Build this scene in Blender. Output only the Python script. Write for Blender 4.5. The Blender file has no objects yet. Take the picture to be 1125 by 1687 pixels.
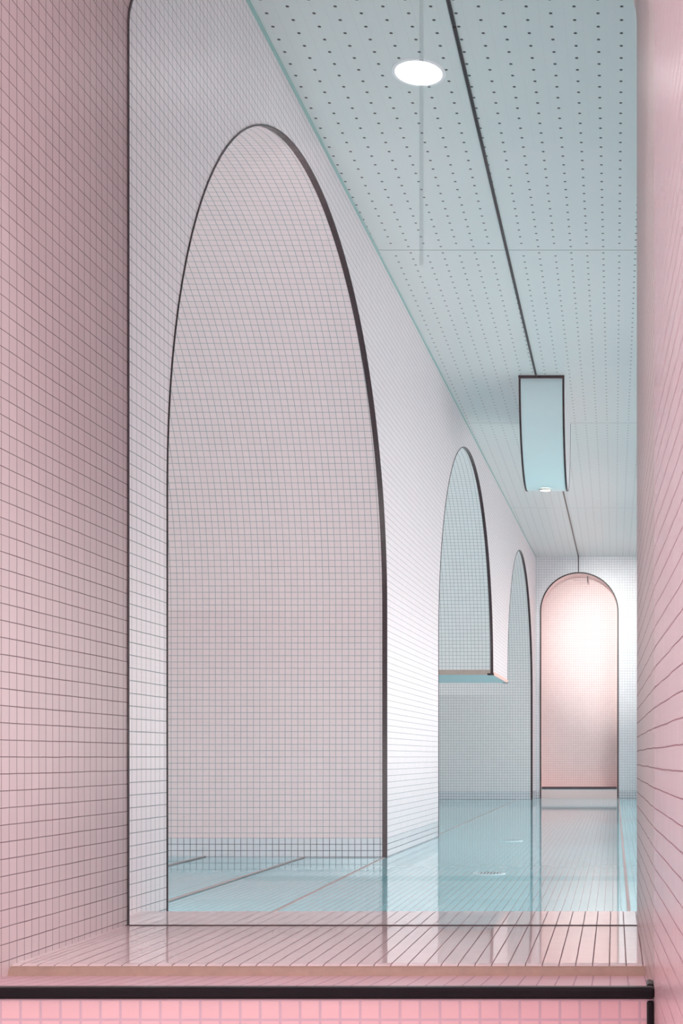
import bpy, bmesh, math, random
from mathutils import Vector
from mathutils.geometry import tessellate_polygon

# ------------------------------------------------------------------ camera, world, exposure
T = 0.03                      # one mosaic tile, metres; all plans below are in tiles
EYE = 15.9                    # eye height above the pool-blue floor, in tiles
FPX, VX, VY = 2158.0, 1012.0, 1247.0
sc = bpy.context.scene
cam_data = bpy.data.cameras.new('camera')
cam = bpy.data.objects.new('camera', cam_data)
sc.collection.objects.link(cam)
cam.location = (0, 0, EYE * T)
cam.rotation_euler = (math.pi / 2, 0, 0)
cam_data.sensor_width = 36.0
cam_data.sensor_fit = 'AUTO'
cam_data.lens = FPX * 36.0 / 1687.0
cam_data.shift_x = (562.5 - VX) / 1687.0
cam_data.shift_y = (VY - 843.5) / 1687.0
cam_data.clip_start = 0.02
sc.camera = cam
sc.view_settings.view_transform = 'Standard'
sc.view_settings.look = 'None'
sc.view_settings.gamma = 1.0
sc.view_settings.use_curve_mapping = False
sc.view_settings.exposure = 0.0
w = bpy.data.worlds.new('world'); sc.world = w
w.use_nodes = True
w.node_tree.nodes['Background'].inputs[0].default_value = (1.0, 0.94, 0.935, 1)
w.node_tree.nodes['Background'].inputs[1].default_value = 4.0
sc.cycles.max_bounces = 14
sc.cycles.diffuse_bounces = 8
sc.cycles.glossy_bounces = 6
sc.cycles.transparent_max_bounces = 12
sc.cycles.caustics_reflective = False
sc.cycles.caustics_refractive = False
sc.cycles.sample_clamp_indirect = 6.0
sc.cycles.use_denoising = True

LAMP = 9.0        # room downlights
SHOP = 46.0        # added fill lights on the viewer's side of the glass

NICHE = 36.0        # added fill lamps inside the niches
SIDE = 34.0         # added fill lamp beside the viewer
SPOT = 780.0       # spotlight on the alcove

# ------------------------------------------------------------------ helpers
def W(p):                      # (X, d, Z) in tiles -> world
    return Vector((p[0] * T, p[1] * T, (p[2] + EYE) * T))

def srgb(r, g, b):
    f = lambda c: (c / 255) / 12.92 if c / 255 <= 0.04045 else ((c / 255 + 0.055) / 1.055) ** 2.4
    return (f(r), f(g), f(b), 1.0)

class MB:
    def __init__(self):
        self.bm = bmesh.new(); self.uv = self.bm.loops.layers.uv.new('UVMap')
    def f(self, pts, uvs=None, mat=0, smooth=False):
        vs = [self.bm.verts.new(W(p)) for p in pts]
        try: fc = self.bm.faces.new(vs)
        except ValueError: return
        fc.material_index = mat; fc.smooth = smooth
        if uvs:
            for l, u in zip(fc.loops, uvs): l[self.uv].uv = u
        return fc
    def box(self, a, b, mat=0):
        x0, y0, z0 = a; x1, y1, z1 = b
        P = [(x0,y0,z0),(x1,y0,z0),(x1,y1,z0),(x0,y1,z0),(x0,y0,z1),(x1,y0,z1),(x1,y1,z1),(x0,y1,z1)]
        for ix, ax in (((0,3,2,1),(0,1)),((4,5,6,7),(0,1)),((0,1,5,4),(0,2)),((1,2,6,5),(1,2)),((2,3,7,6),(0,2)),((3,0,4,7),(1,2))):
            q = [P[i] for i in ix]
            self.f(q, [(p[ax[0]], p[ax[1]]) for p in q], mat)
    def poly(self, outline, to3d, mat=0, uvf=None, holes=()):
        loops = [[Vector((a, b, 0)) for a, b in outline]] + [[Vector((a, b, 0)) for a, b in h] for h in holes]
        flat = [v for l in loops for v in l]
        for t in tessellate_polygon(loops):
            q = [(flat[i].x, flat[i].y) for i in t]
            self.f([to3d(*p) for p in q], [uvf(*p) if uvf else p for p in q], mat)
    def build(self, name, mats, parent=None, weld=True, bevel=0):
        if weld: bmesh.ops.remove_doubles(self.bm, verts=self.bm.verts, dist=1e-5)
        bmesh.ops.recalc_face_normals(self.bm, faces=self.bm.faces)
        me = bpy.data.meshes.new(name); self.bm.to_mesh(me); self.bm.free()
        for m in (mats if isinstance(mats, (list, tuple)) else [mats]): me.materials.append(m)
        o = bpy.data.objects.new(name, me); sc.collection.objects.link(o)
        if parent: o.parent = parent; o.matrix_parent_inverse = parent.matrix_world.inverted()
        if bevel:
            b = o.modifiers.new('bevel', 'BEVEL'); b.width = bevel * T; b.segments = 2; b.limit_method = 'ANGLE'
        return o

def tag(o, label, cat=None, group=None, kind=None):
    o['label'] = label
    if cat: o['category'] = cat
    if group: o['group'] = group
    if kind: o['kind'] = kind
    return o

def structure(o, label, cat='wall'):
    return tag(o, label, cat, kind='structure')

def empty(name, p):
    o = bpy.data.objects.new(name, None); sc.collection.objects.link(o)
    o.location = W(p); bpy.context.view_layer.update(); return o

# ------------------------------------------------------------------ materials
class N:
    def __init__(self, name):
        self.m = bpy.data.materials.new(name); self.m.use_nodes = True
        self.t = self.m.node_tree; self.b = self.t.nodes['Principled BSDF']
    def n(self, typ, **kw):
        x = self.t.nodes.new(typ)
        for k, v in kw.items(): setattr(x, k, v)
        return x
    def link(self, a, b): self.t.links.new(a, b)
    def math(self, op, a, b=None, c=None, clamp=False):
        x = self.n('ShaderNodeMath', operation=op, use_clamp=clamp)
        for i, v in enumerate((a, b, c)):
            if v is None: continue
            if isinstance(v, (int, float)): x.inputs[i].default_value = v
            else: self.link(v, x.inputs[i])
        return x.outputs[0]
    def mix(self, fac, a, b):
        x = self.n('ShaderNodeMix', data_type='RGBA')
        for s, v in ((x.inputs[0], fac), (x.inputs[6], a), (x.inputs[7], b)):
            if isinstance(v, (int, float, tuple)): s.default_value = v
            else: self.link(v, s)
        return x.outputs[2]

def tile_mat(name, tile, grout, gw=0.06, rough=0.25, spec=0.5, var=0.04, wob=0.02, off=(0, 0), scale=(1, 1), tilt=0.0, gv=None, bump=0.3, grough=0.75):
    """square mosaic in UV space, one UV unit = one tile"""
    k = N(name)
    uv = k.n('ShaderNodeTexCoord').outputs['UV']
    ns = k.n('ShaderNodeTexNoise'); ns.inputs['Scale'].default_value = 0.35; ns.inputs['Detail'].default_value = 3
    k.link(uv, ns.inputs['Vector'])
    sn = k.n('ShaderNodeSeparateColor'); k.link(ns.outputs['Color'], sn.inputs[0])
    sp = k.n('ShaderNodeSeparateXYZ'); k.link(uv, sp.inputs[0])
    fr, cell = [], []
    for i, ax in enumerate('XY'):
        v = k.math('ADD', k.math('MULTIPLY', sp.outputs[ax], scale[i]), off[i])
        v = k.math('ADD', v, k.math('MULTIPLY', k.math('SUBTRACT', sn.outputs[i], 0.5), wob * 4))
        f = k.math('FRACT', v)
        cell.append(k.math('FLOOR', v))
        fr.append(k.math('MINIMUM', f, k.math('SUBTRACT', 1.0, f)))
    gv = gv if gv is not None else gw
    def edge(d, g):
        mr = k.n('ShaderNodeMapRange', interpolation_type='SMOOTHSTEP')
        k.link(d, mr.inputs[0]); mr.inputs[1].default_value = g * 0.35; mr.inputs[2].default_value = g * 0.65
        return mr.outputs[0]
    mask = k.math('MINIMUM', edge(fr[0], gw), edge(fr[1], gv))        # 1 on the tile, 0 on grout
    cv = k.n('ShaderNodeCombineXYZ'); k.link(cell[0], cv.inputs[0]); k.link(cell[1], cv.inputs[1])
    wn = k.n('ShaderNodeTexWhiteNoise'); k.link(cv.outputs[0], wn.inputs['Vector'])
    val = k.math('ADD', 1.0 - var / 2, k.math('MULTIPLY', wn.outputs['Value'], var))
    hsv = k.n('ShaderNodeHueSaturation'); hsv.inputs['Color'].default_value = tile; k.link(val, hsv.inputs['Value'])
    # grout is not even: some lines are cleaner than others
    n2 = k.n('ShaderNodeTexNoise'); n2.inputs['Scale'].default_value = 0.23; n2.inputs['Detail'].default_value = 4
    k.link(uv, n2.inputs['Vector'])
    gmix = k.math('MULTIPLY', k.math('SUBTRACT', n2.outputs['Fac'], 0.35), 1.3, clamp=True)
    g2 = k.mix(gmix, grout, tuple(0.55 * a + 0.45 * b for a, b in zip(grout, tile)))
    k.link(k.mix(mask, g2, hsv.outputs[0]), k.b.inputs['Base Color'])
    k.link(k.math('SUBTRACT', grough, k.math('MULTIPLY', mask, grough - rough)), k.b.inputs['Roughness'])
    k.b.inputs['Specular IOR Level'].default_value = spec
    bm_ = k.n('ShaderNodeBump'); bm_.inputs['Strength'].default_value = bump; bm_.inputs['Distance'].default_value = 0.0006
    k.link(mask, bm_.inputs['Height']); k.link(bm_.outputs[0], k.b.inputs['Normal'])
    return k.m

def plain(name, col, rough=0.4, spec=0.5, emit=None, strength=0, metal=0, noise=0.06, nscale=30):
    k = N(name)
    tc = k.n('ShaderNodeTexCoord')
    ns = k.n('ShaderNodeTexNoise'); ns.inputs['Scale'].default_value = nscale; ns.inputs['Detail'].default_value = 4
    k.link(tc.outputs['Object'], ns.inputs['Vector'])
    dk = tuple(c * (1 - noise) for c in col[:3]) + (1,)
    k.link(k.mix(ns.outputs['Fac'], dk, col), k.b.inputs['Base Color'])
    k.b.inputs['Roughness'].default_value = rough; k.b.inputs['Specular IOR Level'].default_value = spec
    k.b.inputs['Metallic'].default_value = metal
    if emit:
        k.b.inputs['Emission Color'].default_value = emit; k.b.inputs['Emission Strength'].default_value = strength
    return k.m

def perforated(name, col, hole, pitch=2.45, r=0.185, seam=199.0):
    """painted board with a staggered grid of punched holes; UV in tiles"""
    k = N(name)
    uv = k.n('ShaderNodeTexCoord').outputs['UV']
    sp = k.n('ShaderNodeSeparateXYZ'); k.link(uv, sp.inputs[0])
    u = k.math('DIVIDE', k.math('SUBTRACT', sp.outputs['X'], 0.75), pitch)
    col_i = k.math('FLOOR', k.math('ADD', u, 0.5))
    du = k.math('SUBTRACT', u, col_i)
    odd = k.math('MULTIPLY', k.math('ABSOLUTE', k.math('MODULO', col_i, 2.0)), 0.5)
    v = k.math('ADD', k.math('DIVIDE', k.math('SUBTRACT', sp.outputs['Y'], 134.4), pitch * 1.012), odd)
    dv = k.math('SUBTRACT', v, k.math('FLOOR', k.math('ADD', v, 0.5)))
    dist = k.math('SQRT', k.math('ADD', k.math('MULTIPLY', du, du), k.math('MULTIPLY', dv, dv)))
    mr = k.n('ShaderNodeMapRange'); k.link(dist, mr.inputs[0])
    mr.inputs[1].default_value = (r - 0.03) / pitch; mr.inputs[2].default_value = (r + 0.03) / pitch
    # board joints every 103 tiles
    s = k.math('FRACT', k.math('DIVIDE', k.math('SUBTRACT', sp.outputs['Y'], seam), 103.0))
    s = k.math('MULTIPLY', k.math('MINIMUM', s, k.math('SUBTRACT', 1.0, s)), 103.0)
    line = k.math('GREATER_THAN', s, 0.16)
    near = k.math('LESS_THAN', s, 0.9)                       # solid rim of the board beside a joint
    mask = k.math('MAXIMUM', mr.outputs[0], near)
    c = k.mix(mask, hole, col)
    seamc = tuple(x * 0.55 for x in col[:3]) + (1,)
    k.link(k.mix(line, seamc, c), k.b.inputs['Base Color'])
    k.b.inputs['Roughness'].default_value = 0.32
    k.b.inputs['Specular IOR Level'].default_value = 0.4
    return k.m

PINK = srgb(226, 198, 203)
M = {}
M['jamb'] = tile_mat('pale_pink_mosaic', srgb(237, 227, 229), srgb(128, 114, 120), gw=0.055, rough=0.36, var=0.05)
M['front'] = tile_mat('rose_mosaic', srgb(232, 196, 200), srgb(206, 182, 194), gw=0.13, rough=0.3, off=(0.73, 0.16), var=0.05, wob=0.01)
M['sidepink'] = tile_mat('pink_side_mosaic', srgb(217, 192, 197), srgb(140, 108, 118), gw=0.03, gv=0.06, rough=0.25, off=(0, -0.45), wob=0.04)
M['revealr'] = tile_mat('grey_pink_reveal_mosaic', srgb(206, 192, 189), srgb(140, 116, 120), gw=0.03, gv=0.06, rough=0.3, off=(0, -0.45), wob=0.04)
M['sill'] = tile_mat('pink_sill_mosaic', srgb(250, 234, 235), srgb(132, 108, 112), gw=0.075, gv=0.03, rough=0.045, spec=0.45, off=(0.3, 0), wob=0.012, bump=0.05, var=0.03)
M['white'] = tile_mat('white_mosaic', srgb(238, 228, 231), srgb(132, 142, 146), gw=0.07, rough=0.38, spec=0.4, wob=0.015)
M['niche'] = tile_mat('white_niche_mosaic', srgb(239, 217, 217), srgb(146, 156, 158), gw=0.085, rough=0.5, wob=0.012)
M['niche2'] = tile_mat('pale_mint_niche_mosaic', srgb(234, 228, 228), srgb(136, 148, 150), gw=0.09, rough=0.4, wob=0.012)
M['skirt'] = tile_mat('mint_skirting_mosaic', srgb(222, 222, 226), srgb(70, 78, 84), gw=0.10, rough=0.25, off=(0, -0.2), wob=0.01)
M['endwall'] = tile_mat('end_wall_mosaic', srgb(232, 230, 233), srgb(146, 162, 164), gw=0.08, rough=0.25, wob=0.01)
M['alcove'] = tile_mat('blush_mosaic', srgb(251, 229, 226), srgb(208, 176, 178), gw=0.09, rough=0.35, wob=0.01)
M['blush'] = plain('blush_paint', srgb(249, 218, 214), 0.45)
M['floor'] = tile_mat('pool_blue_floor_mosaic', srgb(146, 216, 226), srgb(84, 118, 128), gw=0.065, gv=0.02, grough=0.2, rough=0.05, spec=0.55, scale=(1.136, 1.0), off=(0.2, 0), wob=0.012, bump=0.04, var=0.03)
M['ceiling'] = perforated('perforated_mint_board', srgb(210, 215, 214), srgb(14, 18, 24))
M['mint'] = plain('mint_plaster', srgb(206, 226, 228), 0.35)
M['black'] = plain('black_glazed_trim', srgb(20, 17, 22), 0.3, 0.22)
M['brown'] = plain('brown_joint_metal', srgb(168, 150, 150), 0.35)
M['tan'] = plain('beige_render', srgb(196, 172, 160), 0.7, noise=0.2)
M['caulk'] = plain('beige_sealant', srgb(190, 165, 150), 0.55, noise=0.25, nscale=60)
M['gasket'] = plain('dark_gasket', srgb(62, 54, 62), 0.4)
M['steel'] = plain('brushed_steel', srgb(190, 190, 190), 0.25, metal=1)
M['fitting'] = plain('white_fitting', srgb(240, 238, 240), 0.4)
M['lens'] = plain('lamp_lens', (1, 1, 1, 1), 0.5, emit=(1.0, 0.96, 0.97, 1), strength=LAMP)
M['fill_shop'] = plain('shop_fill_lens', (1, 1, 1, 1), 0.5, emit=(1.0, 0.985, 0.97, 1), strength=SHOP)
M['lens_warm'] = plain('warm_lamp_lens', (1, 1, 1, 1), 0.5, emit=(1.0, 0.84, 0.66, 1), strength=4)
M['lens_pink'] = plain('pink_lamp_lens', (1, 1, 1, 1), 0.5, emit=(1.0, 0.9, 0.9, 1), strength=60)
M['fill_niche'] = plain('niche_fill_lens', (1, 1, 1, 1), 0.5, emit=(1.0, 0.955, 0.95, 1), strength=NICHE)
M['dark'] = plain('dark_metal', srgb(50, 46, 50), 0.4)
M['drain'] = plain('pale_drain_cover', srgb(196, 224, 230), 0.3)
M['shopwall'] = plain('shop_plaster', srgb(232, 220, 223), 0.6)

def glass(name, refl=1.0, tint=(0.97, 0.985, 0.98, 1)):
    k = N(name)
    k.t.nodes.remove(k.b)
    tr = k.n('ShaderNodeBsdfTransparent'); tr.inputs[0].default_value = tint
    gl = k.n('ShaderNodeBsdfGlossy'); gl.inputs['Roughness'].default_value = 0.01
    fr = k.n('ShaderNodeFresnel'); fr.inputs[0].default_value = 1.5
    mx = k.n('ShaderNodeMixShader')
    k.link(k.math('MULTIPLY', fr.outputs[0], refl), mx.inputs[0]); k.link(tr.outputs[0], mx.inputs[1]); k.link(gl.outputs[0], mx.inputs[2])
    k.link(mx.outputs[0], k.t.nodes['Material Output'].inputs['Surface'])
    return k.m
M['glass'] = glass('window_glass', 0.8)
def reflected_stripe_mat():  # faint translucent film standing in for a stripe reflected in the pane
    k = N('reflected_stripe'); k.t.nodes.remove(k.b)
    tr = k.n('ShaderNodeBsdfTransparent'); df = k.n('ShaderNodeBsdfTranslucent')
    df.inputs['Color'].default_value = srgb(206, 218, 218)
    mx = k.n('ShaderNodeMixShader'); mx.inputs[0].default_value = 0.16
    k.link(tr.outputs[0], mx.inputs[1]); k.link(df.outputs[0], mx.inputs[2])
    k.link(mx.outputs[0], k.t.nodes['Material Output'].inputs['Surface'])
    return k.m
M['joint'] = reflected_stripe_mat()

# ------------------------------------------------------------------ plan numbers (tiles)
XW = lambda d: 0.019 * d - 39.9          # the arcaded left wall, 1 degree off the corridor axis
FLOOR, SILL, SKIRT, CEIL, SPRING = -15.9, -12.35, -12.8, 77.0, 23.2
END = 503.5                              # end wall
XR = 20.0                                # right wall of the room
XN = -92.0                               # back of the niches
G0, G1 = 65.6, 96.4                      # tunnel of the show window
ARCH = [(158.8, 48.1), (308.7, 48.5), (443.0, 46.2)]

def arc_pts(dc, r, n=56, far_to_near=True):
    return [(dc + r * math.cos(math.pi * i / n), SPRING + r * math.sin(math.pi * i / n)) for i in range(n + 1)]

# ------------------------------------------------------------------ left wall with its three arches
mb = MB()
a1, a2, a3 = (arc_pts(*a) for a in ARCH)
HB = 22.4                                 # underside of the hanging pier
lw = lambda d, z: (XW(d), d, z)
outline = [(G1, SKIRT), (G1, CEIL), (END, CEIL), (END, SKIRT), (a3[0][0], SKIRT)]
outline += a3[:-1] + [(a3[-1][0], SPRING), (a3[-1][0], HB), (a2[0][0], HB)]
outline += a2[:-1] + [(a2[-1][0], SPRING), (a2[-1][0], SKIRT), (a1[0][0], SKIRT)]
outline += a1[:-1] + [(a1[-1][0], SPRING), (a1[-1][0], SKIRT)]
mb.poly(outline, lw, 0)
for d0, d1 in ((G1, a1[-1][0]), (a1[0][0], a2[-1][0]), (a3[0][0], END)):
    mb.f([lw(d0, FLOOR), lw(d1, FLOOR), lw(d1, SKIRT), lw(d0, SKIRT)], [(d0, FLOOR), (d1, FLOOR), (d1, SKIRT), (d0, SKIRT)], 1)
structure(mb.build('wall_left', [M['white'], M['skirt']]), 'white mosaic wall with three arched openings along the left of the room')

def extrude_profile(mb, prof, x0f, x1, mats, smooth_mat=None):
    """prof: [(d, z)], swept from the arcade plane to x1; mats per segment"""
    acc = 0.0
    for i in range(len(prof) - 1):
        (d0, z0), (d1, z1) = prof[i], prof[i + 1]
        l = math.hypot(d1 - d0, z1 - z0)
        q = [(x0f(d0), d0, z0), (x0f(d1), d1, z1), (x1, d1, z1), (x1, d0, z0)]
        v0 = prof_v(prof, i, acc); v1 = v0 + l
        m = mats(i)
        mb.f(q, [(q[0][0], v0), (q[1][0], v1), (x1, v1), (x1, v0)], m, smooth=(abs(z1 - z0) > 1e-6 and abs(d1 - d0) > 1e-6))
        acc += l
def prof_v(prof, i, acc): return acc + prof[0][1]

# first niche: deep barrel vault running left
prof = [(a1[0][0], FLOOR), (a1[0][0], SKIRT)] + a1 + [(a1[-1][0], SKIRT), (a1[-1][0], FLOOR)]
mb = MB()
extrude_profile(mb, prof, XW, XN, lambda i: 1 if i == 0 or i == len(prof) - 2 else 0)
bk = [(a1[-1][0], SKIRT)] + list(reversed(a1)) + [(a1[0][0], SKIRT)]
mb.poly(bk, lambda d, z: (XN, d, z), 0)
structure(mb.build('wall_niche_near', [M['niche'], M['skirt']]), 'deep barrel-vaulted niche of pale mosaic behind the nearest arch')
# second bay: two vaults over one floor, the divider hangs
prof = [(a3[0][0], FLOOR), (a3[0][0], SKIRT)] + a3 + [(a3[-1][0], HB), (a2[0][0], HB)] + a2 + [(a2[-1][0], SKIRT), (a2[-1][0], FLOOR)]
mb = MB()
hi = 2 + len(a3)
extrude_profile(mb, prof, XW, XN, lambda i: 1 if i == 0 or i == len(prof) - 2 else (2 if i == hi else 0))
bk = [(a2[-1][0], SKIRT)] + list(reversed(a2)) + [(a2[0][0], HB), (a3[-1][0], HB)] + list(reversed(a3)) + [(a3[0][0], SKIRT)]
mb.poly(bk, lambda d, z: (XN, d, z), 0)
for d0, d1 in ((a2[-1][0], a3[0][0]),):
    mb.f([(XN, d0, FLOOR), (XN, d1, FLOOR), (XN, d1, SKIRT), (XN, d0, SKIRT)], [(d0, 0), (d1, 0), (d1, 3.1), (d0, 3.1)], 1)
structure(mb.build('wall_niche_far', [M['niche2'], M['skirt'], M['mint']]), 'far double niche with a divider that stops above head height over a mint soffit')

# tan and pink edging round the foot of the hanging pier
mb = MB()
d0, d1 = a2[0][0], a3[-1][0]
mb.box((XN, d0 - 0.12, HB), (XW(d0) - 0.66, d0, HB + 1.35))
structure(mb.build('trim_6', M['tan']), 'beige edging strip along the foot of the hanging divider', 'trim')
mb = MB()
for s0, s1 in ((d0 + 0.02, d1 - 0.02),):
    p = lambda d, z, o: (XW(d) + o, d, z)
    A = [p(s0, HB - .05, 0.1), p(s1, HB - .05, 0.1), p(s1, HB + 0.95, 0.1), p(s0, HB + 0.95, 0.1)]
    B = [p(s0, HB - .05, -0.05), p(s1, HB - .05, -0.05), p(s1, HB + 0.95, -0.05), p(s0, HB + 0.95, -0.05)]
    mb.f(A); mb.f(B[::-1])
    for i in range(4): mb.f([A[i], B[i], B[(i + 1) % 4], A[(i + 1) % 4]])
structure(mb.build('trim_7', plain('salmon_edging', srgb(242, 196, 186), 0.6, 0.2)), 'pink edging strip under the hanging pier between second and third arch', 'trim')
for nn, (da, db) in enumerate(((d0 - 0.25, d0 + 1.2), (d1 - 1.6, d1 + 0.15))):
    mb = MB(); mb.box((XW(da) - (1.5 if nn == 0 else 1.3), da, HB - 0.12), (XW(db) + 0.22, db, HB + (0.42 if nn == 0 else 0.2)))
    structure(mb.build('trim_%d' % (8 + nn), M['black']), 'small black corner cap at the %s foot of the hanging pier' % ('near', 'far')[nn], 'trim')

# black glazed trims round the arches (quarter-round set into the edge of the opening)
def sweep_trim(name, prof, base, wdt, thick, label, mat='black', axis='x'):
    """prof (d,z) list; base(d)->X of the front face; the strip runs wdt back from it, thick towards the opening"""
    mb = MB(); n = len(prof); L = []
    for i, (d, z) in enumerate(prof):
        a = prof[max(i - 1, 0)]; b = prof[min(i + 1, n - 1)]
        tx, tz = b[0] - a[0], b[1] - a[1]; l = math.hypot(tx, tz) or 1
        nx, nz = -tz / l, tx / l                    # into the opening for a far->near arc
        X = base(d)
        f = lambda o, k: (X + o, d + nx * k, z + nz * k)
        L.append([f(0.1, -0.1), f(0.1, thick * 0.5), f(0.03, thick), f(-wdt, thick), f(-wdt, -0.1)])
    for i in range(n - 1):
        for j in range(5):
            k = (j + 1) % 5
            mb.f([L[i][j], L[i][k], L[i + 1][k], L[i + 1][j]], smooth=False)
    mb.f(L[0]); mb.f(L[-1][::-1])
    return structure(mb.build(name, M[mat]), label, 'trim')
flip = lambda pts: pts
tp = [(a1[0][0], FLOOR), (a1[0][0], 0)] + a1 + [(a1[-1][0], 0), (a1[-1][0], FLOOR)]
sweep_trim('trim_1', tp, XW, 0.68, 0.07, 'black glazed edging round the nearest and largest-looking arch')
tp = [(a2[0][0], HB)] + a2 + [(a2[-1][0], 0), (a2[-1][0], FLOOR)]
sweep_trim('trim_2', tp, XW, 0.68, 0.07, 'black glazed edging round the second arch, cut off at the hanging pier')
tp = [(a3[0][0], FLOOR), (a3[0][0], 0)] + a3 + [(a3[-1][0], HB)]
sweep_trim('trim_3', tp, XW, 0.68, 0.07, 'black glazed edging round the third and farthest arch')

# thin mint bead where arcade meets ceiling
mb = MB()
for (da, db, wd) in ((96.6, 199, 0.3), (199, END, 0.2)):
    mb.f([(XW(da), da, CEIL - 0.25), (XW(da) + wd, da, CEIL - 0.25), (XW(db) + wd, db, CEIL - 0.25), (XW(db), db, CEIL - 0.25)])
    mb.f([(XW(da) + wd, da, CEIL - 0.25), (XW(da) + wd, da, CEIL), (XW(db) + wd, db, CEIL), (XW(db) + wd, db, CEIL - 0.25)])
    mb.f([(XW(da), da, CEIL - 0.25), (XW(da) + wd, da, CEIL - 0.25), (XW(da) + wd, da, CEIL), (XW(da), da, CEIL)])
structure(mb.build('trim_4', plain('mint_bead', srgb(150, 190, 186), 0.4)), 'thin mint bead between arcaded wall and ceiling', 'trim')

# ------------------------------------------------------------------ end wall with blush alcove
DX, DR, DTOP = -13.5, 14.9, 70.8
ZS = DTOP - DR
def door_out(r, bottom): 
    n = 40
    return [(DX + r, bottom)] + [(DX + r * math.cos(math.pi * i / n), ZS + r * math.sin(math.pi * i / n)) for i in range(n + 1)] + [(DX - r, bottom)]
DB = -11.9
mb = MB()
hole = door_out(DR, DB)
out = [(XW(END), SKIRT), (XW(END), CEIL), (XR, CEIL), (XR, SKIRT)]
mb.poly(out, lambda x, z: (x, END, z), 0, holes=[hole])
xa, xb = DX - DR, DX + DR
for x0, x1, m in ((XW(END), xa, 1), (xa, xb, 2), (xb, XR, 1)):
    q = [(x0, END, FLOOR), (x1, END, FLOOR), (x1, END, SKIRT), (x0, END, SKIRT)]
    mb.f(q, [(p[0], p[2]) for p in q], m)
structure(mb.build('wall_back', [M['endwall'], M['skirt'], M['blush']]), 'white mosaic end wall around the arched pink alcove')
ADEP = END + 11.6
mb = MB()
acc = 0
for i in range(len(hole) - 1):
    (x0, z0), (x1, z1) = hole[i], hole[i + 1]; l = math.hypot(x1 - x0, z1 - z0)
    mb.f([(x0, END, z0), (x1, END, z1), (x1, ADEP, z1), (x0, ADEP, z0)], [(0, acc), (0, acc + l), (11.6, acc + l), (11.6, acc)], 1, True); acc += l
mb.f([(xa, END, DB), (xb, END, DB), (xb, ADEP, DB), (xa, ADEP, DB)], [(0, 0), (1, 0), (1, 1), (0, 1)], 1)
mb.poly(hole, lambda x, z: (x, ADEP, z), 0, uvf=lambda x, z: (x * 1.12, z * 1.12))
structure(mb.build('wall_alcove', [M['alcove'], M['blush']]), 'shallow round-headed alcove lined with blush pink mosaic in the end wall')
# black trim round alcove
mb = MB(); ro, ri = door_out(DR + 0.22, FLOOR), door_out(DR - 0.28, FLOOR)
F0, F1 = END - 0.2, END + 0.1
for i in range(len(ro) - 1):
    a, b, c, d = ro[i], ro[i + 1], ri[i + 1], ri[i]
    mb.f([(a[0], F0, a[1]), (b[0], F0, b[1]), (c[0], F0, c[1]), (d[0], F0, d[1])])
    mb.f([(d[0], F0, d[1]), (c[0], F0, c[1]), (c[0], F1, c[1]), (d[0], F1, d[1])])
    mb.f([(a[0], F0, a[1]), (b[0], F0, b[1]), (b[0], F1, b[1]), (a[0], F1, a[1])])
structure(mb.build('trim_5', M['black']), 'thin black edging round the pink alcove', 'trim')
mb = MB(); mb.box((xa + 0.5, END - 0.15, DB - 0.55), (xb - 0.5, END + 0.9, DB + 0.45))
structure(mb.build('trim_10', M['dark'], bevel=0.1), 'dark bar across the foot of the pink alcove', 'trim')
# small closer bracket under the crown
e = empty('wall_bracket', (DX + 3.0, END + 5, DTOP - 1.2))
mb = MB(); mb.box((DX + 2.9, END + 4.6, DTOP - 3.0), (DX + 3.35, END + 5.2, DTOP - 0.7)); mb.build('stem', M['dark'], e)
mb = MB(); mb.box((DX - 2.4, END + 4.8, DTOP - 2.3), (DX + 3.1, END + 5.0, DTOP - 2.14)); mb.build('arm', M['brown'], e)
tag(e, 'tiny dark bracket hanging under the crown of the pink alcove', 'bracket')

# ------------------------------------------------------------------ right wall, front partition, ceiling, floor
def wall_quad(name, pts, uvs, mat, label):
    mb = MB(); mb.f(pts, uvs); return structure(mb.build(name, mat), label)
RW = [(112, 172), (190, 244), (268, 322), (346, 400), (424, 478)]     # unseen arched openings added to let daylight fill the room from the right
mb = MB()
def arch_hole(a, b, bot=-8):
    r = (b - a) / 2; c = (a + b) / 2; zs = (34 if a < 150 else 46) - r
    return [(b, bot)] + [(c + r * math.cos(math.pi * i / 24), zs + r * math.sin(math.pi * i / 24)) for i in range(25)] + [(a, bot)]
mb.poly([(G1, FLOOR), (END, FLOOR), (END, CEIL), (G1, CEIL)], lambda d, z: (XR, d, z), 0, holes=[arch_hole(*q) for q in RW])
for q in RW:
    h = arch_hole(*q)
    for i in range(len(h)):
        a, b = h[i], h[(i + 1) % len(h)]
        mb.f([(XR, a[0], a[1]), (XR, b[0], b[1]), (XR + 6, b[0], b[1]), (XR + 6, a[0], a[1])], [(0, a[1]), (0, b[1]), (6, b[1]), (6, a[1])])
structure(mb.build('wall_right', M['white']), 'white mosaic wall with added arched light openings closing the right of the room behind the window jamb')
mb = MB()
CO = [(XN - 2, G0), (XN - 2, ADEP + 2), (XR + 1, ADEP + 2), (XR + 1, G0)]
mb.f([(XN - 2, G0, CEIL), (XR + 1, G0, CEIL), (XR + 1, ADEP + 2, CEIL), (XN - 2, ADEP + 2, CEIL)], [(XN - 2, G0), (XR + 1, G0), (XR + 1, ADEP + 2), (XN - 2, ADEP + 2)])
structure(mb.build('ceiling', M['ceiling']), 'pale mint perforated ceiling over the room', 'ceiling')
mb = MB()
mb.f([(XN - 2, G0 + 1, FLOOR), (XR + 1, G0 + 1, FLOOR), (XR + 1, END + 0.01, FLOOR), (XN - 2, END + 0.01, FLOOR)], [(XN - 2, G0), (XR + 1, G0), (XR + 1, END), (XN - 2, END)])
structure(mb.build('floor', M['floor']), 'glossy pool-blue mosaic floor', 'floor')

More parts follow.
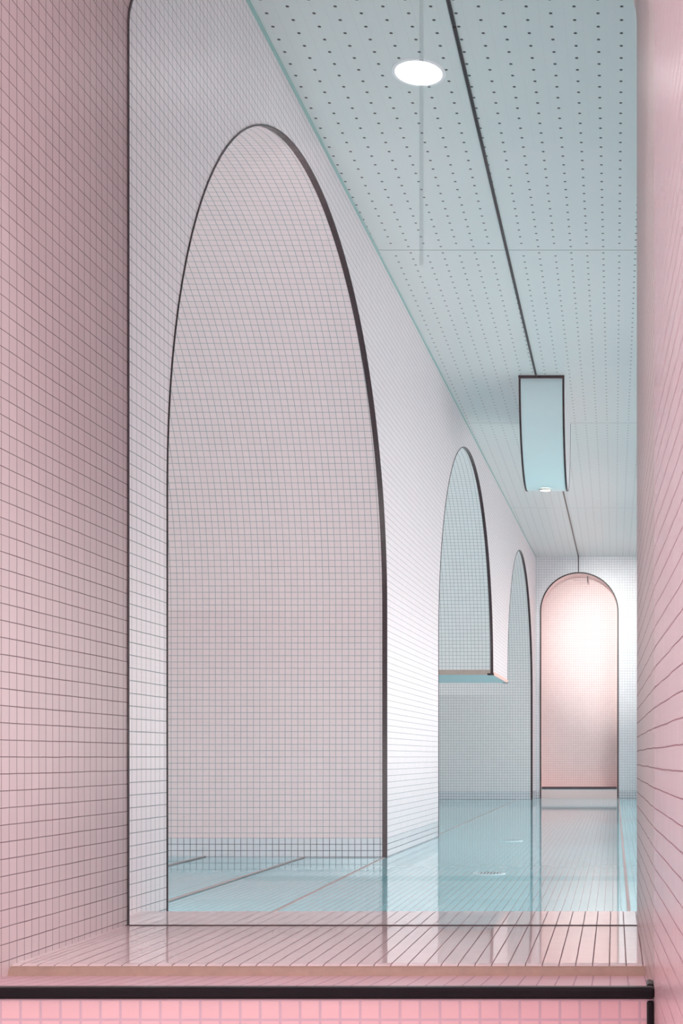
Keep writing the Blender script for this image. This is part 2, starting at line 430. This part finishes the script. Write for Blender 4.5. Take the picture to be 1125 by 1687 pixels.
# opening profile of the show window tunnel (x, z), near and far
def opening(xl, xr, r=5.0, top=59.1, bot=SILL):
    n = 10
    L = [(xl, bot), (xl, top - r)] + [(xl + r - r * math.cos(math.pi / 2 * i / n), top - r + r * math.sin(math.pi / 2 * i / n)) for i in range(1, n + 1)]
    R = [(xr - r + r * math.sin(math.pi / 2 * i / n), top - r + r * math.cos(math.pi / 2 * i / n)) for i in range(n + 1)] + [(xr, bot)]
    return L + R
XL, XR1, XR0 = -35.8, 1.65, 1.99
far, near = opening(XL, XR1, bot=-14.5), opening(XL, XR0, bot=-14.5)
mb = MB(); acc = 0
for i in range(len(far) - 1):
    (x0, z0), (x1, z1) = near[i], near[i + 1]; (u0, w0), (u1, w1) = far[i], far[i + 1]
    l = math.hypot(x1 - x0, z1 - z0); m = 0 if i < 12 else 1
    v0 = z0 if (i == 0 or i == len(far) - 2) else acc; v1 = z1 if (i == 0 or i == len(far) - 2) else acc + l
    if i == 0: acc = z0
    if m == 1 and i == len(far) - 2: v0, v1 = z0, z1
    mb.f([(x0, G0, z0), (x1, G0, z1), (u1, G1, w1), (u0, G1, w0)], [(G0 + .5, v0), (G0 + .5, v1), (G1 + .5, v1), (G1 + .5, v0)], m, 0 < i < len(far) - 2)
    acc += l
structure(mb.build('wall_reveal', [M['jamb'], M['revealr']]), 'pale pink mosaic reveal of the round-cornered show window')
# left face continues towards the viewer
wall_quad('wall_reveal_left', [(XL, 30, -50), (XL, G0, -50), (XL, G0, 90), (XL, 30, 90)], [(30.5, -50), (G0 + .5, -50), (G0 + .5, 90), (30.5, 90)], M['jamb'], 'pink mosaic side wall at the left of the show window')
# partition room side
mb = MB()
mb.poly([(XN - 2, FLOOR), (XN - 2, CEIL), (XR, CEIL), (XR, FLOOR)], lambda x, z: (x, G1 + .02, z), 0, holes=[opening(XL - 0.0, XR1)])
structure(mb.build('wall_front', M['white']), 'white mosaic partition around the show window, room side')
# partition viewer side
mb = MB()
mb.poly([(XL - .01, -50), (XL - .01, 90), (XR0 + .01, 90), (XR0 + .01, -50)], lambda x, z: (x, G0, z), 0, holes=[opening(XL + .001, XR0 - .001, bot=-12.05)])
structure(mb.build('wall_parapet', M['front']), 'rose pink mosaic wall under the black edging')

# sill (glossy), rounded front, sealant, ledge
mb = MB()
SD0, SD1 = 77.6, 104.9
sx0, sx1 = XL - 2.2, 3.0
prof = [(SD0 + 0.0, SILL - 0.35), (SD0 + 0.12, SILL - 0.14), (SD0 + 0.4, SILL - 0.04), (SD0 + 0.9, SILL), (SD1 - 0.1, SILL), (SD1, SILL - 0.1), (SD1, FLOOR)]
acc = 0
for i in range(len(prof) - 1):
    (p0, z0), (p1, z1) = prof[i], prof[i + 1]; l = math.hypot(p1 - p0, z1 - z0)
    wide = lambda d: (XL, XR1 + 0.35) if d < G1 else (sx0, 8.0)
    (xa0, xb0), (xa1, xb1) = wide(p0), wide(p1)
    if p0 < G1 < p1:
        mb.f([(XL, p0, z0), (XR0, p0, z0), (XR0, G1, z0), (XL, G1, z0)], [(XL, acc), (XR0, acc), (XR0, acc + G1 - p0), (XL, acc + G1 - p0)])
        mb.f([(sx0, G1, z0), (8, G1, z0), (8, p1, z1), (sx0, p1, z1)], [(sx0, acc + G1 - p0), (8, acc + G1 - p0), (8, acc + l), (sx0, acc + l)])
    else:
        mb.f([(xa0, p0, z0), (xb0, p0, z0), (xb1, p1, z1), (xa1, p1, z1)], [(xa0, acc), (xb0, acc), (xb1, acc + l), (xa1, acc + l)], smooth=True)
    acc += l
structure(mb.build('trim_11', M['sill'], weld=False), 'glossy pink mosaic window sill with a rounded front edge', 'sill')
mb = MB()
nseg = 60
for i in range(nseg):
    x0 = XL + (XR0 - XL) * i / nseg; x1 = XL + (XR0 - XL) * (i + 1) / nseg
    r0, r1 = (0.05 * math.sin(i * 1.7) + 0.03 * math.sin(i * .6), 0.05 * math.sin((i + 1) * 1.7) + 0.03 * math.sin((i + 1) * .6))
    mb.f([(x0, 77.25 + r0, -13.0), (x1, 77.25 + r1, -13.0), (x1, 77.45, -12.5), (x0, 77.45, -12.5)], smooth=True)
    mb.f([(x0, 77.45, -12.5), (x1, 77.45, -12.5), (x1, 77.8, -12.42), (x0, 77.8, -12.42)], smooth=True)
structure(mb.build('trim_12', M['caulk']), 'bead of beige sealant along the front of the sill', 'trim')
mb = MB()
mb.f([(XL, G0 + 0.3, -11.95), (XR0, G0 + 0.3, -11.95), (XR0, 77.6, -12.95), (XL, 77.6, -12.95)], [(XL, 0), (XR0, 0), (XR0, 12), (XL, 12)])
ledge = tile_mat('pink_ledge_mosaic', srgb(236, 196, 206), srgb(196, 164, 180), gw=0.08, rough=0.3, off=(0.23, 0))
structure(mb.build('trim_13', ledge), 'narrow pink tiled ledge between black edging and sealant', 'trim')
# black edging of the parapet and down its right corner
mb = MB(); mb.box((XL, G0 - 0.35, -12.1), (XR0 + 0.02, G0 + 0.4, -11.5))
structure(mb.build('trim_14', M['black'], bevel=0.16), 'black glazed edging along the top of the rose parapet', 'trim')
mb = MB(); mb.box((XR0 - 0.37, G0 - 0.22, -50), (XR0 - 0.02, G0 + 0.3, -12.2))
structure(mb.build('trim_15', M['black'], bevel=0.1), 'upright black edging down the right corner of the parapet', 'trim')
mb = MB(); mb.box((XR0 - 0.35, G0 + 0.45, -11.92), (XR0 - 0.03, G0 + 1.9, -11.45))
structure(mb.build('trim_16', M['black'], bevel=0.1), 'short black return edging at the right end of the ledge', 'trim')

# viewer-side room: right wall, back, ceiling, floor
mb = MB()
SP = [(G0, XR0), (48, 2.51), (30, 3.0), (-110, 6.0)]
for (da, xa_), (db, xb_) in zip(SP, SP[1:]):
    mb.f([(xa_, da, -50), (xb_, db, -50), (xb_, db, 90), (xa_, da, 90)], [(da, -50), (db, -50), (db, 90), (da, 90)])
structure(mb.build('wall_side', M['sidepink']), 'pink mosaic wall running towards the viewer at the right')
mb = MB()
mb.f([(6, -110, -50), (-150, -110, -50), (-150, -110, 90), (6, -110, 90)])
mb.poly([(-110, -50), (30, -50), (30, 90), (-110, 90)], lambda d, z: (-150, d, z), 0, holes=[[(-100, -45), (22, -45), (22, 80), (-100, 80)]])  # large unseen opening added to let fill light into the viewer side
mb.f([(-150, 30, -50), (XL, 30, -50), (XL, 30, 90), (-150, 30, 90)])
structure(mb.build('wall_shop', M['shopwall']), 'plain pink walls behind the viewer')
mb = MB(); mb.f([(-150, -110, 90), (6, -110, 90), (6, G0, 90), (-150, G0, 90)])
structure(mb.build('ceiling_shop', plain('shop_ceiling', srgb(225, 214, 218), 0.7)), 'pale ceiling above the viewer', 'ceiling')
mb = MB(); mb.f([(-150, -110, -50), (6, -110, -50), (6, G0, -50), (-150, G0, -50)])
structure(mb.build('floor_shop', plain('shop_floor', srgb(222, 208, 210), 0.5)), 'pink floor on the viewer side', 'floor')

# ------------------------------------------------------------------ glass of the show window
wf = empty('window_1', (XL / 2, 94.6, SILL))
wf['kind'] = 'structure'; tag(wf, 'large clear fixed pane filling the round-cornered show window', 'window')
GO = opening(XL, XR1 + 0.02)
mb = MB()
for dd in (96.0, 96.25): mb.poly(GO, lambda x, z: (x, dd, z))
mb.build('pane', M['glass'], wf)
mb = MB()
def ring(outer, k, d0, d1, idx):
    # strip along the opening outline
    for i in idx:
        a, b = outer[i], outer[i + 1]
        def inn(p, q, r):
            tx, tz = r[0] - q[0], r[1] - q[1]; l = math.hypot(tx, tz); return (p[0] + tz / l * k, p[1] - tx / l * k)
        a2_, b2_ = inn(a, outer[max(i - 1, 0)] if i else a, b), inn(b, a, outer[min(i + 2, len(outer) - 1)])
        mb.f([(a[0], d0, a[1]), (b[0], d0, b[1]), (b2_[0], d0, b2_[1]), (a2_[0], d0, a2_[1])])
        mb.f([(a2_[0], d0, a2_[1]), (b2_[0], d0, b2_[1]), (b2_[0], d1, b2_[1]), (a2_[0], d1, a2_[1])])
ring(GO, 0.12, 96.28, 96.45, range(0, 12))
mb.f([(XL, 95.9, SILL + 0.06), (XR1, 95.9, SILL + 0.06), (XR1, 95.98, SILL), (XL, 95.98, SILL)])
mb.build('gasket', M['gasket'], wf)
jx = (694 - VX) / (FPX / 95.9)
mb = MB(); mb.box((jx - 0.14, 95.9, 36), (jx + 0.14, 95.98, 59.1)); mb.build('joint', M['joint'], wf)  # reflected stripe built as a thin strip on the glass, not a seam

# ------------------------------------------------------------------ floor joints and low platforms in the niches
def strip(name, p, q, wd, z, label, mat='brown'):
    mb = MB(); dx, dy = q[0] - p[0], q[1] - p[1]; l = math.hypot(dx, dy); nx, ny = -dy / l * wd / 2, dx / l * wd / 2
    A = [(p[0] + nx, p[1] + ny), (q[0] + nx, q[1] + ny), (q[0] - nx, q[1] - ny), (p[0] - nx, p[1] - ny)]
    up = [(a, b, z + 0.06) for a, b in A]; lo = [(a, b, z - 0.05) for a, b in A]
    mb.f(up)
    for i in range(4): mb.f([up[i], lo[i], lo[(i + 1) % 4], up[(i + 1) % 4]])
    return structure(mb.build(name, M[mat]), label, 'trim')
strip('trim_17', (-34.5, 112), (-36.4, 206.7), 0.35, FLOOR, 'brown floor joint under the nearest arch')
strip('trim_18', (-36.0, 262), (-36.0, 488), 0.3, FLOOR, 'thin brown floor joint along the far double niche')
strip('trim_19', (1.5, 106), (1.6, 503), 0.38, FLOOR, 'brown floor joint along the right of the room')
for i, (xe, zt, df) in enumerate(((-49.0, FLOOR + 0.12, 206.8), (-64.6, FLOOR + 0.25, 206.8))):
    mb = MB()
    xo = XN + 0.05
    q = [(xo, 110.8, zt), (xe, 110.8, zt), (xe, df, zt), (xo, df, zt)]
    mb.f(q, [(p[0], p[1]) for p in q])
    q = [(xe, 110.8, FLOOR), (xe, df, FLOOR), (xe, df, zt), (xe, 110.8, zt)]
    mb.f(q, [(p[1], p[2]) for p in q], 1)
    structure(mb.build('floor_niche_%s' % ('lower', 'upper')[i], [M['floor'], M['brown']]), 'low pale blue tiled %s platform in the nearest niche' % ('lower', 'upper')[i], 'platform')
    strip('trim_%d' % (20 + i), (xe, 110.8), (xe, df), 0.28, zt, 'brown nosing on the %s platform of the nearest niche' % ('lower', 'upper')[i])

# ------------------------------------------------------------------ ceiling joint strip and its drop down the end wall
sx = lambda d: (1030 - VX) * d / FPX - 18.0
def bar(p, q, wd):
    mb = MB(); zt, zb = CEIL + .05, CEIL - 0.18
    P = [(sx(p) - wd, p), (sx(p) + wd, p), (sx(q) + wd, q), (sx(q) - wd, q)]
    for z, o in ((zb, 1), (zt, -1)): mb.f([(a, b, z) for a, b in P][::o])
    for i in range(4):
        a, b = P[i], P[(i + 1) % 4]; mb.f([(a[0], a[1], zb), (b[0], b[1], zb), (b[0], b[1], zt), (a[0], a[1], zt)])
    return mb
r_near = bar(97, 137.7, 0.2).build('trim_22', M['black']); structure(r_near, 'near length of the black strip along the ceiling', 'trim')
structure(bar(138.0, 265, 0.2).build('trim_23', M['black']), 'black strip along the ceiling running into the drum', 'trim')
structure(bar(303, END - 0.1, 0.2).build('trim_24', M['black']), 'black strip along the ceiling behind the drum', 'trim')
mb = MB(); mb.box((sx(END) - 0.16, END - 0.25, DTOP + 0.1), (sx(END) + 0.16, END, CEIL))
structure(mb.build('trim_25', M['black']), 'short black upright strip above the crown of the pink alcove', 'trim')

# ------------------------------------------------------------------ half-drum hanging from the ceiling with a warm spot
DC, RR, X0, X1 = 284.0, 19.0, -19.3, -10.2
drum = empty('hanging_drum', ((X0 + X1) / 2, DC, CEIL))
tag(drum, 'pale blue half-drum with black edges hanging from the perforated ceiling', 'ceiling drum')
mb = MB(); n = 56
cp = [(DC - RR * math.cos(math.pi * i / n), CEIL - RR * math.sin(math.pi * i / n)) for i in range(n + 1)]
for i in range(n):
    (p0, z0), (p1, z1) = cp[i], cp[i + 1]
    mb.f([(X0, p0, z0), (X1, p0, z0), (X1, p1, z1), (X0, p1, z1)], smooth=True)
mb.build('curved_face', M['mint'], drum)
for X in (X0, X1):
    mb = MB(); mb.poly(cp, lambda d, z: (X, d, z)); mb.build('side_panel', M['fitting'], drum)
for X, s in ((X0, 1), (X1, -1)):
    mb = MB()
    L = []
    for i in range(n + 1):
        a = math.pi * i / n; c, s_ = math.cos(a), math.sin(a)
        g = lambda o, k: (X + o, DC - (RR + k) * c, CEIL - (RR + k) * s_)
        L.append([g(-s * 0.07, -0.2), g(-s * 0.07, 0.1), g(s * 0.33, 0.1), g(s * 0.33, -0.05)])
    for i in range(n):
        for j in range(4):
            mb.f([L[i][j], L[i][(j + 1) % 4], L[i + 1][(j + 1) % 4], L[i + 1][j]])
    mb.f(L[0]); mb.f(L[-1])
    mb.build('edging', M['black'], drum)
mb = MB(); mb.box((X0 - 0.1, DC - RR - 0.7, CEIL - 0.45), (X1 + 0.1, DC - RR - 0.02, CEIL + 0.02)); mb.build('head_edging', M['black'], drum)

def disc_light(name, X, d, z, r, lens, label, group=None, rim='fitting', rise=0.0, dz=0.12):
    e = empty(name, (X, d, z)); n = 40
    P = lambda rad, zz: [(X + rad * math.cos(2 * math.pi * i / n), d + rad * math.sin(2 * math.pi * i / n), zz) for i in range(n)]
    mb = MB(); a, b, c = P(r * 1.0, z), P(r * 0.98, z - dz), P(r * 0.86, z - dz)
    for i in range(n):
        j = (i + 1) % n
        mb.f([a[i], a[j], b[j], b[i]], smooth=True); mb.f([b[i], b[j], c[j], c[i]])
    mb.build('rim', M[rim], e)
    mb = MB(); mb.f(P(r * 0.88, z - dz * 0.7)); mb.build('lens', M[lens], e)
    tag(e, label, 'downlight', group)
    return e
disc_light('spotlight', -15.0, 284.0, CEIL - RR - 0.02, 1.35, 'lens_warm', 'small warm spotlight set in the bottom of the hanging drum', rim='steel', dz=0.3)
disc_light('downlight', -22.0, 147.3, CEIL, 3.05, 'lens', 'large round white downlight shining in the ceiling near the glass')
for i, dd in enumerate((150, 225, 300, 375, 440)):
    disc_light('downlight', 13.0, dd, CEIL, 3.0, 'lens', 'round downlight in the row behind the right window jamb', group='downlights along the right of the room')
disc_light('downlight', 10.6, 474, CEIL, 2.4, 'lens_pink', 'small bright downlight near the end wall, behind the right window jamb')
for (xx, dd) in ((-7, 53), (-18, 53), (-29, 53)):  # unseen lights added to brighten the sill and jamb
    disc_light('downlight', xx, dd, 90, 4.5, 'fill_shop', 'round added fill light above the viewer', group='added fill lights above the viewer')

# unseen lamps: fill lamps added to brighten niches and jamb, then the alcove spotlight
def fill_lamp(X, d, z, r, label):
    e = empty('fill_lamp', (X, d, z)); n = 32
    P = lambda rad, dd: [(X + rad * math.cos(2 * math.pi * i / n), dd, z + rad * math.sin(2 * math.pi * i / n)) for i in range(n)]
    mb = MB(); a, b, c = P(r, d), P(r, d + 1.0), P(r * 0.93, d + 1.0)
    for i in range(n):
        j = (i + 1) % n
        mb.f([a[i], a[j], b[j], b[i]], smooth=True); mb.f([b[i], b[j], c[j], c[i]])
    mb.build('rim', M['fitting'], e)
    mb = MB(); mb.f(P(r * 0.93, d + 0.8)); mb.build('lens', M['fill_niche'], e)
    tag(e, label, 'fill lamp')
e = empty('fill_lamp', (3.1, 26, 2)); n = 32  # unseen lamp added to brighten the left jamb
P = lambda rad, xx: [(xx, 26 + rad * math.cos(2 * math.pi * i / n), 2 + rad * math.sin(2 * math.pi * i / n)) for i in range(n)]
mb = MB(); a, b, c = P(8, 3.3), P(8, 2.75), P(7.4, 2.75)
for i in range(n):
    j = (i + 1) % n
    mb.f([a[i], a[j], b[j], b[i]], smooth=True); mb.f([b[i], b[j], c[j], c[i]])
mb.build('rim', M['fitting'], e)
mb = MB(); mb.f(P(7.4, 2.8)); mb.build('lens', plain('side_fill_lens', (1, 1, 1, 1), 0.5, emit=(1.0, 0.99, 0.97, 1), strength=SIDE), e)
tag(e, 'round added fill lamp on the pink side wall beside the viewer', 'fill lamp')
fill_lamp(-56, ARCH[0][0] - ARCH[0][1] + 0.1, -4, 7, 'round added fill lamp on the hidden near side of the nearest niche')
fill_lamp(-56, ARCH[1][0] - ARCH[1][1] + 0.1, 0, 5, 'round added fill lamp on the hidden near side of the far double niche')
e = empty('ceiling_spotlight', (-15.5, 322, CEIL))
aim = (W((1, END, 46)) - W((-15.5, 322, CEIL - 3))).normalized()
for nm, r0, r1, c0, c1, mt in (('stem', .3, .3, (0, 0, 0), (0, 0, -3), 'fitting'), ('housing', 1.1, 1.3, None, None, 'fitting')):
    mb = MB(); n = 20; base = W((-15.5, 322, CEIL))
    if nm == 'stem': A0, A1 = Vector((-15.5, 322, CEIL)), Vector((-15.5, 322, CEIL - 3))
    else: A0, A1 = Vector((-15.5, 322, CEIL - 3)) - aim * 1.8, Vector((-15.5, 322, CEIL - 3)) + aim * 1.8
    ax = (A1 - A0).normalized(); u = ax.orthogonal().normalized(); v = ax.cross(u)
    ra = [A0 + (u * math.cos(2 * math.pi * i / n) + v * math.sin(2 * math.pi * i / n)) * r0 for i in range(n)]
    rb = [A1 + (u * math.cos(2 * math.pi * i / n) + v * math.sin(2 * math.pi * i / n)) * r1 for i in range(n)]
    for i in range(n): mb.f([ra[i], ra[(i + 1) % n], rb[(i + 1) % n], rb[i]], smooth=True)
    mb.f(ra)
    mb.build(nm, M[mt], e)
sl = bpy.data.lights.new('spot', 'SPOT'); sl.energy = SPOT; sl.spot_size = math.radians(24); sl.spot_blend = 1.0; sl.shadow_soft_size = 0.04; sl.color = (1, 0.96, 0.94)
so = bpy.data.objects.new('spot', sl); sc.collection.objects.link(so)
so.parent = e; so.matrix_parent_inverse = e.matrix_world.inverted()
so.location = W(tuple(Vector((-15.5, 322, CEIL - 3)) + aim * 2.4)); so.rotation_euler = aim.to_track_quat('-Z', 'Y').to_euler()
tag(e, 'white ceiling spotlight behind the drum aimed at the pink alcove', 'spotlight')

# ------------------------------------------------------------------ floor drains
def drain(X, d, r, label):
    e = empty('floor_drain', (X, d, FLOOR)); n = 40
    mb = MB()
    P = lambda rad, zz: [(X + rad * math.cos(2 * math.pi * i / n), d + rad * math.sin(2 * math.pi * i / n), zz) for i in range(n)]
    a, b, c = P(r, FLOOR), P(r * 0.97, FLOOR + 0.12), P(r * 0.72, FLOOR + 0.12)
    for i in range(n):
        j = (i + 1) % n
        mb.f([a[i], a[j], b[j], b[i]], smooth=True); mb.f([b[i], b[j], c[j], c[i]])
    mb.build('rim', M['drain'], e)
    mb = MB(); mb.f(P(r * 0.72, FLOOR + 0.04)); mb.build('basin', M['skirt'], e)
    for s in range(-3, 4):
        hw = math.sqrt(max(0.0, (r * 0.7) ** 2 - (s * r * 0.2) ** 2))
        mb = MB(); mb.box((X + s * r * 0.2 - 0.09, d - hw, FLOOR + 0.03), (X + s * r * 0.2 + 0.09, d + hw, FLOOR + 0.13)); mb.build('grille_bar', M['drain'], e)
    tag(e, label, 'floor drain')
drain(-17.0, 178.0, 2.2, 'round pale floor drain with slots, the nearer of two in the blue floor')
drain(-19.5, 248.0, 2.2, 'round pale floor drain with slots, the farther of two in the blue floor')
